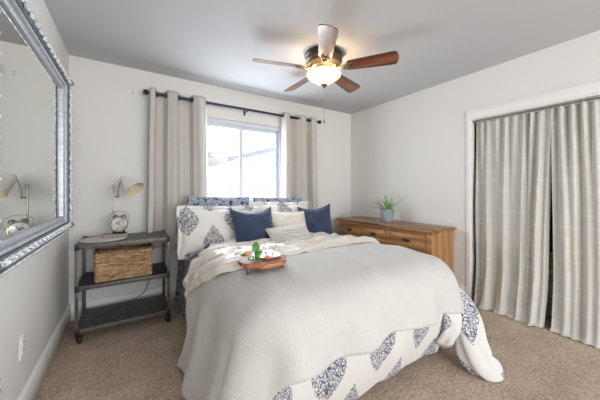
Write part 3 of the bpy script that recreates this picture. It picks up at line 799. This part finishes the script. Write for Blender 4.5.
# the bunched corner that slumps to the carpet: fat folded lobes
def lobe(path, rads, flat, seed, name='bunched_corner', seg=28):
    pts = [Vector(p) for p in path]; n = len(pts); fine = []; rr = []
    K = 40
    for i in range(K + 1):
        t = i / K * (n - 1); k = min(n - 2, int(t)); f = t - k
        p0, p1, p2, p3 = pts[max(0, k - 1)], pts[k], pts[k + 1], pts[min(n - 1, k + 2)]
        fine.append(.5 * ((2 * p1) + (p2 - p0) * f + (2 * p0 - 5 * p1 + 4 * p2 - p3) * f * f + (3 * p1 - p0 - 3 * p2 + p3) * f ** 3))
        q = max(0, (i / K - .78) / .22)
        rr.append((rads[k] + (rads[k + 1] - rads[k]) * (f * f * (3 - 2 * f))) * max(.03, math.sqrt(max(0, 1 - q * q))))
    rows, uvs, a = [], [], None
    for i, p in enumerate(fine):
        d = (fine[min(K, i + 1)] - fine[max(0, i - 1)]).normalized()
        a = d.cross(Vector(flat)).normalized() if a is None else (a - d * a.dot(d)).normalized()
        c = a.cross(d).normalized(); row, ur = [], []
        for j in range(seg + 1):
            th = 2 * PI * j / seg; rad = rr[i] * (1 + (.17 * math.sin(4 * th + seed + i * .06) + .05 * math.sin(i * .55 + seed) + .20 * nz(math.cos(th) * 2, math.sin(th) * 2, i * .12 + seed)))
            q = p + a * math.cos(th) * rad * 1.0 + c * math.sin(th) * rad * .55
            q.z = max(q.z, .008 + .004 * abs(nz(q.x * 20, q.y * 20)))
            row.append(q - Vector((1.22, 2.05, .65))); ur.append((1.6 + seed * .3 + th * .07, i * .018 + seed))
        rows.append(row); uvs.append(ur)
    b = B(); b.quad_grid(rows, uvs)
    for ring in (rows[0], rows[-1]):
        c = sum(ring, Vector()) / len(ring); cv = b.m.verts.new(c); vv = [b.m.verts.new(p) for p in ring]
        for j in range(len(vv) - 1):
            try: b.m.faces.new((cv, vv[j], vv[j + 1]))
            except ValueError: pass
    bmesh.ops.remove_doubles(b.m, verts=b.m.verts, dist=.0005)
    return b.link(name, M['duvet'], dv, autosmooth=False)
lobe([(1.84, .99, .47), (1.83, .95, .40), (1.82, .925, .31), (1.80, .95, .20), (1.80, 1.0, .14)], [.06, .075, .085, .08, .05], (0, 1, 0), .4)
lobe([(1.89, .98, .47), (1.925, .93, .40), (1.925, .89, .29), (1.905, .85, .18), (1.90, .805, .10), (1.92, .765, .06), (1.96, .73, .04), (2.0, .70, .03)], [.06, .078, .088, .095, .09, .085, .075, .055], (.3, 1, .3), 1.7)
lobe([(1.98, 1.04, .48), (2.02, .99, .40), (2.03, .95, .30), (2.00, .93, .20), (1.96, .93, .13)], [.05, .065, .07, .065, .05], (.7, .7, 0), 3.1)

rows, uvs = drape((.59, 1.82, 1.13, 2.55), .20, (.24, .22, .10), (.79, .415, .39), (170, 150), .026, 0.0, .01, .7, None, lambda u: 2.55 - .50 * sm(.60, .38, u) - .12 * sm(.38, .0, u), lambda u: 1 + .08 * sm(1.0, 1.8, u))
b = B(); b.quad_grid(rows, uvs)
cv = thing('coverlet', 'light grey corded coverlet spread over the bed and hanging to the floor', 'bedspread', (1.22, 1.8, .7))
b.m.transform(Matrix.Translation((-1.22, -1.8, -.7))); b.link('coverlet_cloth', M['coverlet'], cv, solid=.012, autosmooth=False)

# cream sateen turned down across the bed, front edge slanting, left end hanging over the side
def fold_cloth():
    r, x0, x1 = .205, .59, 1.82
    el, er = .40, .50; NU, NV = 150, 70; rows, uvs = [], []
    for i in range(NU + 1):
        u = x0 - el + (x1 - x0 + el + er) * i / NU
        bx = min(x1, max(x0, u)); e = u - bx; Ln = abs(e)
        if u < x0: yf = 1.53 + .55 * sm(.06, .42, Ln)
        elif u < .75: yf = 1.53 + .10 * sm(x0, .75, u) * math.sin(PI * (u - x0) / (.75 - x0)) + .02
        else: yf = 1.55 + .10 * sm(.75, 1.9, u) + .02 * nz(u * 3, 1)
        yb = 2.60 - .42 * sm(.75, .42, u) - .12 * sm(.42, .13, u); row, ur = [], []
        for j in range(NV + 1):
            t = j / NV; y = yf + (yb - yf) * t
            dist = y - yf
            puff = .018 + .030 * math.sin(PI * min(1, dist / .16)) * (1 if dist < .08 else 1) + .0
            puff = .016 + .026 * sm(0, .05, dist) + .012 * math.sin(dist * 26 + u * 3.2 + 2.2 * nz(u * 2.2, dist * 3)) * sm(.0, .1, dist) + .014 * nz(u * 3.5, y * 9, 5) + .022 * max(0, .22 - abs(nz(u * 2.0 + y * 1.5, y * 6.5 - u * 1.2, 2))) / .22 * sm(0, .12, dist) + .012 * max(0, .2 - abs(nz(u * 4.0 - y * 2, y * 10 + u, 7))) / .2
            arc = r * PI / 2
            if Ln < arc: off, dz = r * math.sin(Ln / r), r * (1 - math.cos(Ln / r))
            else: off, dz = r + (Ln - arc) * .14, r + (Ln - arc) * .99
            sg = -1 if e < 0 else 1
            nx_, nz_ = (math.sin(min(Ln / r, PI / 2)) * sg if Ln > 0 else 0), (math.cos(min(Ln / r, PI / 2)) if Ln > 0 else 1)
            row.append(Vector((bx + sg * off + nx_ * puff - 1.22, y - 2.05, top_z(bx, y) - dz + nz_ * puff - .7))); ur.append((u, y))
        # roll the front edge under
        rows.append([row[0] + Vector((0, .03, -.012)) - Vector((0, 0, 0))] + row); uvs.append([(u, yf - .03)] + ur)
    b = B(); b.quad_grid(rows, uvs); return b
tdn = fold_cloth().link('sateen_cover', M['cream'], None, solid=.010, autosmooth=False)
tdn.location = (1.22, 2.05, .7); tag(tdn, 'cream sateen bedding turned down across the bed below the pillows', 'bedding')

# ------------------------------------------------------------------ pillows
def pillow(name, label, w, hh, th, loc, tilt, yaw, mat, roll=0.0, flange=0.0, pinch=.06, seed=0.0, sag=0.0, uvo=(0, 0), pip=True):
    o = thing(name, label, 'pillow', loc, (Euler((0, 0, yaw)).to_matrix() @ Euler((-tilt, 0, 0)).to_matrix() @ Euler((0, roll, 0)).to_matrix()).to_euler())
    N = 30; b = B()
    def outline(a, c):                               # a, c in -1..1 ; edges bow inwards, corners stay out
        return Vector((a * w / 2 * (1 - pinch * (1 - c * c) * abs(a)), 0, c * hh / 2 * (1 - pinch * (1 - a * a) * abs(c)) - sag * (1 - a * a) * max(0, c) ** 2))
    for side in (-1, 1):
        rows, uvs = [], []
        for i in range(N + 1):
            row, ur = [], []
            for j in range(N + 1):
                a, c = -1 + 2 * i / N, -1 + 2 * j / N
                a = math.sin(a * PI / 2 * .92) / math.sin(PI / 2 * .92); c = math.sin(c * PI / 2 * .92) / math.sin(PI / 2 * .92)
                p = outline(a, c)
                t = th / 2 * ((1 - a ** 2) ** .55) * ((1 - c ** 2) ** .55) * (1 - .18 * c)
                t += .012 * nz(a * 2.6 + seed, c * 2.6, side) * (1 - a * a) * (1 - c * c) + .010 * nz(a * 5 + seed, c * 5, side) * (1 - a ** 4) * (1 - c ** 4)
                p.y = side * max(0, t); row.append(p); ur.append((p.x + uvo[0], p.z + uvo[1]))
            rows.append(row); uvs.append(ur)
        b.quad_grid(rows, uvs)
    bmesh.ops.remove_doubles(b.m, verts=b.m.verts, dist=.0004)
    b.link('cushion', mat, o, autosmooth=False)
    K = 30
    loop = [outline(-1 + 2 * k / K, -1) for k in range(K)] + [outline(1, -1 + 2 * k / K) for k in range(K)] + [outline(1 - 2 * k / K, 1) for k in range(K)] + [outline(-1, 1 - 2 * k / K) for k in range(K)]
    if flange:
        rows, uvs = [], []
        for q in (0, .5, 1):
            rr, uu = [], []
            for k, p in enumerate(loop):
                d = Vector((p.x / (w / 2), 0, p.z / (hh / 2))); m_ = max(abs(d.x), abs(d.z)); d = Vector((d.x if abs(d.x) > .9 * m_ else 0, 0, d.z if abs(d.z) > .9 * m_ else 0)).normalized()
                v = p + d * flange * q + Vector((0, .020 * q * math.sin(k * .5 + seed), 0)); rr.append(v); uu.append((v.x + uvo[0], v.z + uvo[1]))
            rows.append(rr); uvs.append(uu)
        f = B(); f.quad_grid(rows, uvs, close_j=True); f.link('flange', mat, o, solid=.004, autosmooth=False, off=0)
    elif pip:
        B().tube(loop, .0035, 6, closed=True).link('piping', mat, o, autosmooth=False)
    return o
pillow('sham', 'navy floral sham standing at the head of the bed, left of the pair', .70, .46, .14, (.83, 2.92, .895), .08, .03, M['floral'], .035, 0, .03, 1.0)
pillow('sham', 'navy floral sham standing at the head of the bed, right of the pair', .70, .46, .14, (1.575, 2.92, .872), .08, .0, M['floral'], .02, 0, .03, 2.0)
pillow('sham', 'white sham with large navy damask motifs at left of the bed', .80, .44, .20, (.785, 2.62, .80), .38, .04, M['sham'], .045, .04, .04, 3.0, uvo=(.13, .12))
pillow('sham', 'white damask sham mostly hidden behind the cream pillow and right navy pillow', .78, .42, .18, (1.57, 2.73, .82), .30, -.02, M['sham'], .02, .04, .04, 4.0, uvo=(.25, .10))
pillow('throw_pillow', 'navy blue square throw pillow left of the cream pillows', .46, .44, .19, (1.035, 2.42, .818), .42, .05, M['navy'], .0, 0, .10, 5.0, .03)
pillow('throw_pillow', 'navy blue square throw pillow at the right end of the pillows', .40, .43, .15, (1.845, 2.50, .81), .30, -.5, M['navy'], -.10, 0, .10, 6.0, .03)
pillow('throw_pillow', 'plain cream square pillow leaning behind the small ribbed pillow', .44, .36, .16, (1.49, 2.50, .79), .45, -.02, M['cream'], .03, 0, .06, 7.0)
pillow('throw_pillow', 'small cream ribbed lumbar pillow lying in front of the others', .47, .22, .13, (1.33, 2.24, .765), .95, -.06, M['creamrib'], -.05, 0, .07, 8.0)

# ------------------------------------------------------------------ tray on the bed
TX, TY = .662, 1.435; TZ = .732
tr = thing('footed_tray', 'round reddish wooden tray on brass hairpin legs on the bed', 'tray', (TX, TY, TZ), (0, 0, .2))
B().lathe([(0, .040), (.134, .040), (.141, .043), (.143, .048), (.143, .060), (.141, .065), (.134, .066), (0, .066)], 48).link('tray_top', M['acacia'], tr)
for k in range(3):
    a = k * 2 * PI / 3 + PI * 1.02 + .15; c = Vector((.11 * math.cos(a), .11 * math.sin(a), 0)); tn = Vector((-math.sin(a), math.cos(a), 0)); od = Vector((math.cos(a), math.sin(a), 0))
    B().tube([c - tn * .024 + Vector((0, 0, .041)), c - tn * .006 + od * .012 + Vector((0, 0, .006)), c + od * .014 + Vector((0, 0, .0)), c + tn * .006 + od * .012 + Vector((0, 0, .006)), c + tn * .024 + Vector((0, 0, .041))], .0038, 8).link('hairpin_leg', M['brass'], tr)
PZ = TZ + .066
pt = B().lathe([(0, .003), (.045, .003), (.05, .0), (.054, .003), (.082, .013), (.086, .016), (.082, .0165), (.052, .008), (0, .007)], 40).link('saucer', M['porcelain'])
pt.location = (TX + .035, TY + .015, PZ - .0005); tag(pt, 'white porcelain saucer on the wooden tray', 'saucer')
gl = thing('glass_cup', 'clear glass teacup on the white saucer', 'cup', (TX + .055, TY + .02, PZ + .0075))
B().lathe([(0, .0), (.022, 0), (.024, .003), (.032, .02), (.038, .045), (.041, .062), (.0395, .062), (.036, .045), (.030, .021), (.020, .006), (0, .006)], 28).link('cup_bowl', M['glass'], gl)
B().tube([(.035, 0, .048), (.052, 0, .05), (.058, 0, .035), (.046, 0, .02), (.031, 0, .02)], .0035, 8).link('handle', M['glass'], gl)
fl = thing('rose_sprig', 'peach rose sprig with green leaves on the wooden tray', 'flowers', (TX - .055, TY - .01, PZ))
def rose(c, r, name='rose'):
    b = B(); b.ball(c, r * .5, 10)
    for ring, (n_, rr, op) in enumerate(((4, .55, .3), (5, .8, .55), (6, 1.0, .95))):
        for k in range(n_):
            a = 2 * PI * k / n_ + ring * .6; g = []
            for i in range(5):
                f = i / 4; lat = op * f; row = []
                for j in range(5):
                    aa = a + (j - 2) / 2 * .62 * (1 - .3 * f * f)
                    row.append(Vector(c) + Vector((math.cos(aa) * r * rr * (.35 + .75 * math.sin(f * PI / 2) * (1 + .2 * op * f)), math.sin(aa) * r * rr * (.35 + .75 * math.sin(f * PI / 2)), r * (-.6 + 1.25 * f * (1 - .45 * op * f)))))
                g.append(row)
            b.quad_grid(g)
    return b.link(name, M['petal'], fl, solid=.0008, autosmooth=False)
rose((-.045, .0, .042), .021); rose((.058, -.055, .018), .017)
def leafb(c, dirv, ln, wd, up):
    b = B(); d = Vector(dirv).normalized(); sd = d.cross(Vector(up)).normalized(); nn = sd.cross(d); g = []
    for i in range(9):
        t = i / 8; ww = wd * math.sin(PI * (t ** .8)) ** .9 if 0 < t < 1 else .0003
        p = Vector(c) + d * ln * t - nn * .15 * ln * t * t
        g.append([p - sd * ww + nn * ww * .25, p, p + sd * ww + nn * ww * .25])
    b.quad_grid(g); return b.link('leaf', M['leaf_dark'], fl, solid=.0008, autosmooth=False)
leafb((0, 0, .045), (.35, .25, .9), .065, .024, (0, -1, .35)); leafb((-.005, -.01, .02), (.75, -.3, .55), .055, .020, (0, -.8, .6)); leafb((-.02, -.015, .012), (.5, -.8, .1), .055, .021, (0, -.2, 1))
leafb((-.05, .0, .03), (-.85, -.25, .3), .045, .014, (0, -.5, 1)); leafb((-.03, -.02, .02), (-.35, -.75, .02), .05, .019, (0, -.3, 1))
b = B(); b.tube([(-.045, 0, .03), (-.02, -.005, .02), (.01, -.01, .012), (.058, -.055, .012)], .002, 6); b.tube([(-.01, -.005, .016), (0, 0, .048)], .0015, 6); b.tube([(-.03, -.003, .024), (-.02, -.02, .001)], .0015, 6)
b.link('stem', M['leaf_dark'], fl)

# ------------------------------------------------------------------ closet curtains and what shows between them
b = B(); b.tube([(R + .05, CY0 + .0, CZ - .028), (R + .05, CY1 - .004, CZ - .028)], .009, 10)
tag(b.link('closet_rod', M['chrome']), 'slim rod inside the top of the closet opening carrying linen curtains', 'curtain rod')
def closet_curtain(label, ya, yb, ybot_a, ybot_b, waist, seed, npl, xin=.05):
    """ya > yb: from the far edge towards the camera; top gathered, bottom pooling on the carpet"""
    oy = (ya + yb) / 2; c = thing('closet_curtain', label, 'curtain', (R, oy, 0))
    NX, NZ = 230, 64; rows, uvs = [], []
    for j in range(NZ + 1):
        t = j / NZ; z = (CZ - .018) * (1 - t) + .004 * t
        row, ur = [], []
        for i in range(NX + 1):
            s = i / NX
            y_top = ya + (yb - ya) * s; y_bot = ybot_a + (ybot_b - ybot_a) * s
            k = t ** 1.2; y = y_top * (1 - k) + y_bot * k
            y += waist * math.sin(PI * min(1, t * 1.15)) * s ** 3
            ph = s * npl * 2 * PI + 2.6 * nz(s * 4, t * .7, seed)
            ph2 = s * npl * .47 * 2 * PI + 2.0 * nz(s * 3, t * .9, seed + 9)
            k1 = sm(.55, .0, t); a1 = .017 * (.5 + .5 * k1) * (1 + .8 * nz(s * 6, t * 1.3, seed + 5)); a2 = .030 * sm(.0, .5, t) * (.8 + .7 * nz(s * 3.1, 2.2, seed))
            x = R + xin + .02 + a1 * math.sin(ph) + a2 * math.sin(ph2) + .35 * a2 * math.sin(ph2 * 2.3 + seed) + .010 * nz(s * 9, t * 2, seed + 2)
            x -= .06 * sm(.75, 1.0, t) + .03 * t
            zz = z
            if t > .955:                             # puddle of the hem on the carpet
                q = (t - .955) / .045; x -= .055 * q * (1 + .5 * nz(s * 10, 3, seed)); zz = .095 * (1 - q) ** 2 * (1 - t) / .045 * .5 + .006 + .012 * abs(nz(s * 16, q * 3, seed))
            row.append(Vector((x - R, y - oy, zz))); ur.append((s * abs(yb - ya) * 1.7, z))
        rows.append(row); uvs.append(ur)
    b = B(); b.quad_grid(rows, uvs); b.link('panel', M['linen'], c, solid=.0025, autosmooth=False)
    rows, uvs = [], []
    for z in (CZ - .012, CZ - .028, CZ - .044):
        row = []; 
        for i in range(NX + 1):
            s = i / NX; row.append(Vector((xin + .004 + .004 * math.sin(s * npl * 4 * PI), (ya + (yb - ya) * s) - oy, z)))
        rows.append(row); uvs.append([(i / NX * abs(yb - ya) * 1.7, z) for i in range(NX + 1)])
    b = B(); b.quad_grid(rows, uvs); b.link('rod_pocket', M['linen'], c, solid=.002, autosmooth=False)
    return c
closet_curtain('off white sheer linen curtain over the far left half of the closet', 1.335, .715, 1.315, .765, .012, 1.2, 9)
closet_curtain('off white sheer linen curtain over the near right half of the closet', .735, -.60, .715, -.60, -.012, 7.7, 19)
gm = thing('hanging_garment', 'navy garment glimpsed through the gap between the closet curtains', 'garment', (R + .33, .75, .62))
rows = [[Vector((.03 * math.cos(a) * (1 + .25 * math.sin(5 * a)) * s, .19 * math.sin(a) * s, z)) for a in (2 * PI * k / 36 for k in range(36))] for z, s in ((0, 1.15), (.3, 1.05), (.6, 1.0), (.82, 1.0), (.9, .7), (.93, .25))]
b = B(); b.quad_grid(rows, close_j=True); b.link('cloth_body', M['navycotton'], gm, autosmooth=False)
b = B(); b.tube([(0, -.18, .86), (0, 0, .95), (0, .18, .86)], .006, 6); b.tube([(0, 0, .95), (0, 0, 1.02), (0, .02, 1.04), (0, .03, 1.02)], .003, 6); b.link('hanger', M['chrome'], gm)
sb = thing('spotted_bag', 'brown and black spotted soft bag on the closet floor behind the curtains', 'bag', (R + .30, .76, 0))
rows = [[Vector((.09 * math.cos(a) * s, .17 * math.sin(a) * s, z)) for a in (2 * PI * k / 28 for k in range(28))] for z, s in ((0, .9), (.03, 1.05), (.2, 1.1), (.4, 1.0), (.5, .8), (.54, .5))]
b = B(); b.quad_grid(rows, close_j=True); b.m.faces.new([v for v in b.m.verts][:28]); b.link('bag_body', M['spots'], sb, autosmooth=False)
b = B()
for x in (-.03, .03): b.tube([(x, -.07, .52), (x, -.05, .62), (x, .05, .62), (x, .07, .52)], .006, 6)
b.link('strap', M['black'], sb)
b = B(); b.tube([(R + .33, CY0 - .2, 1.66), (R + .33, CY1 + .2, 1.66)], .014, 10); tag(b.link('closet_pole', M['chrome']), 'metal hanging pole inside the dark closet behind the curtains', 'pole')

# repeats share a group phrase
for o in list(S.objects):
    if o.parent is None and 'label' in o:
        g = {'curtain': 'grommet curtains at the window', 'closet_curtain': 'linen curtains across the closet', 'sham': 'shams at the head of the bed',
             'throw_pillow': 'throw pillows on the bed', 'wall_outlet': 'outlets on the left wall'}.get(o.name.split('.')[0])
        if g: o['group'] = g
